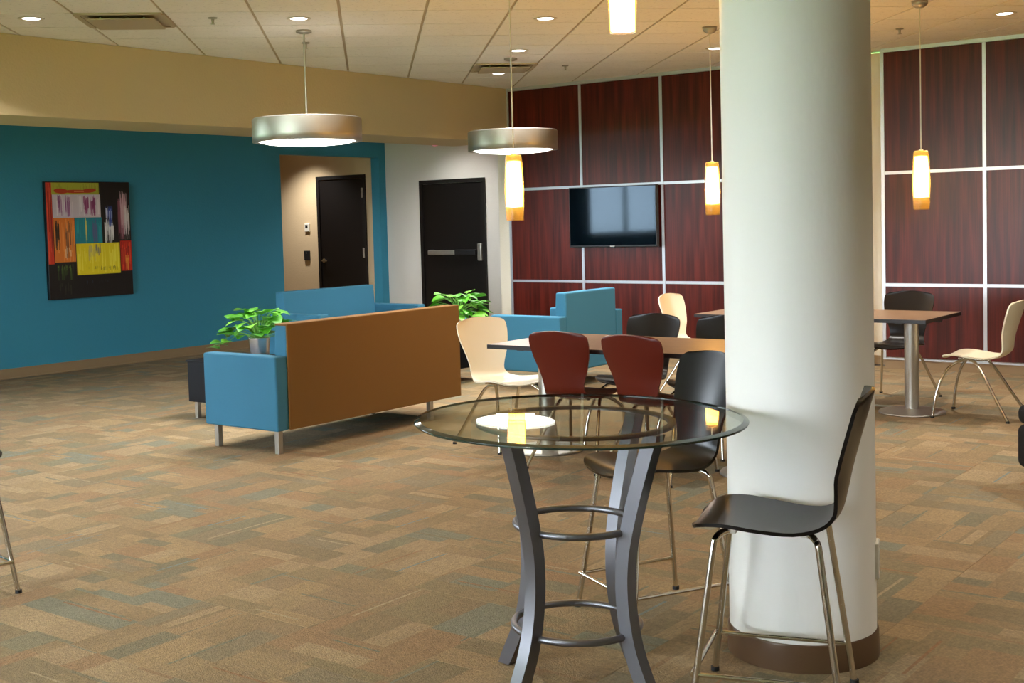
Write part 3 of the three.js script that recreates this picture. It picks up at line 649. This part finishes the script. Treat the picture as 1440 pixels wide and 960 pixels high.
function endTable(pos, label) {
  const t = thing('end_table', label, 'side table', pos, TURN, 'black box end tables');
  part('box_body', lim(-0.29, 0.29, 0.137, 0.455, -0.29, 0.29, 0.006), M.navy, t);
  part('table_top', lim(-0.3, 0.3, 0.455, 0.47, -0.3, 0.3, 0.004), M.navy, t);
  for (const x of [-1, 1]) for (const z of [-1, 1]) part('leg', lim(x * 0.24 - 0.018, x * 0.24 + 0.018, 0, 0.138, z * 0.24 - 0.018, z * 0.24 + 0.018, 0.003), M.brushed, t, 'square metal leg');
}
endTable(AB(-7.75, 6.60), 'black box end table beside the sofa arm');
endTable(AB(-7.66, 9.00), 'black box end table at the far end of the brown-backed sofa');

// pothos plants
const leafGeo = [0, 1].map((k) => {
  const n = 8, m = 4, pos = [], idx = [];
  for (let i = 0; i <= n; i++) { const u = i / n, w = 0.5 * Math.pow(Math.sin(Math.PI * Math.pow(u, 0.62)), 0.85) * (u < 1 ? 1 : 0); for (let j = -m; j <= m; j++) { const v = j / m; pos.push(v * w * 0.95, -0.28 * u * u * (1 + 0.25 * k) + 0.10 * Math.abs(v) * w * 2 - 0.06 * v * v * w, -(u - 0.12 * (1 - u) * (1 - u) * Math.abs(v))); } }
  const c = 2 * m + 1; for (let i = 0; i < n; i++) for (let j = 0; j < 2 * m; j++) { const a = i * c + j; idx.push(a, a + 1, a + c, a + 1, a + c + 1, a + c); }
  const g = new THREE.BufferGeometry(); g.setAttribute('position', new THREE.Float32BufferAttribute(pos, 3)); g.setIndex(idx); g.computeVertexNormals(); return uvm(g);
});
function plant(pos, label, trail) {
  const t = thing('potted_pothos', label, 'plant', pos, 0, 'potted plants');
  const pot = part('pot', lathe([[0.001, 0], [0.068, 0], [0.072, 0.004], [0.088, 0.155], [0.091, 0.16], [0.084, 0.16], [0.082, 0.14], [0.001, 0.14]], 40), M.pot, t, 'silver metal pot');
  part('soil', disc(0.081, 0.006, 0.142, 28), M.soil, pot);
  const leafAt = (p, yaw, tilt, s) => { const m = part('leaf', leafGeo[rnd() < 0.5 ? 0 : 1], pick(M.leaf), t); m.position.copy(p); m.rotation.order = 'YXZ'; m.rotation.set(tilt, yaw, rr(-0.35, 0.35)); m.scale.setScalar(s); };
  const stems = [];
  for (let k = 0; k < 64; k++) {
    const yaw = k * 2.39996 + rr(-0.3, 0.3), lift = rr(0, 1), reach = 0.05 + 0.16 * Math.sqrt(1 - lift * lift * 0.75) * rr(0.75, 1.1), h = 0.17 + 0.20 * lift + rr(-0.02, 0.02), d = V(-Math.sin(yaw), 0, -Math.cos(yaw));
    const end = d.clone().multiplyScalar(reach).setY(h);
    stems.push(tube([d.clone().multiplyScalar(0.02).setY(0.143), d.clone().multiplyScalar(reach * 0.45).setY(0.15 + (h - 0.15) * 0.75), end], 0.0022, 6, 5));
    leafAt(end, yaw + rr(-0.5, 0.5), rr(-0.25, 0.55), rr(0.09, 0.135));
  }
  for (const [yaw, reach, drop] of trail) {
    const d = V(-Math.sin(yaw), 0, -Math.cos(yaw)), end = d.clone().multiplyScalar(reach).setY(0.15 - drop);
    stems.push(tube([d.clone().multiplyScalar(0.05).setY(0.145), d.clone().multiplyScalar(reach * 0.5).setY(0.2), d.clone().multiplyScalar(reach * 0.85).setY(0.17 - drop * 0.4), end], 0.0025, 14, 5));
    leafAt(end, yaw, 0.3, 0.11); leafAt(d.clone().multiplyScalar(reach * 0.93).setY(0.17 - drop * 0.6), yaw + 1.0, 0.2, 0.095); leafAt(d.clone().multiplyScalar(reach * 0.7).setY(0.195 - drop * 0.2), yaw - 0.9, 0.1, 0.09);
  }
  part('stems', merge(stems), M.stem, t).userData.kind = 'stuff';
}
plant(AB(-7.62, 6.70, 0.47), 'leafy green plant in a silver pot beside the sofa arm', [[1.35, 0.36, 0.08], [1.9, 0.26, 0.04], [-1.2, 0.24, 0.03]]);
plant(AB(-7.48, 9.05, 0.47), 'leafy green plant in a silver pot behind the far end of the brown sofa', [[-1.3, 0.24, 0.05], [1.8, 0.24, 0.05]]);

// black lounge seat at the edge of the view
{
  const t = thing('lounge_seat', 'black padded lounge seat out on the open carpet', 'seat', XD(3.125, 6.42), 0.12);
  part('seat_base', lim(-0.36, 0.36, 0.10, 0.335, -0.36, 0.36, 0.04, 0.5), M.blackFab, t);
  part('seat_cushion', lim(-0.36, 0.36, 0.335, 0.445, -0.36, 0.36, 0.045, 0.5), M.blackFab, t);
  for (const x of [-1, 1]) for (const z of [-1, 1]) part('leg', new THREE.CylinderGeometry(0.018, 0.014, 0.102, 12).translate(x * 0.26, 0.051, z * 0.26), M.dark, t);
}

scene.traverse((o) => {
  if (o.isMesh) { o.castShadow = true; o.receiveShadow = true; }
  if (o.isPointLight || o.isSpotLight) o.castShadow = true;
});
renderer.render(scene, camera);
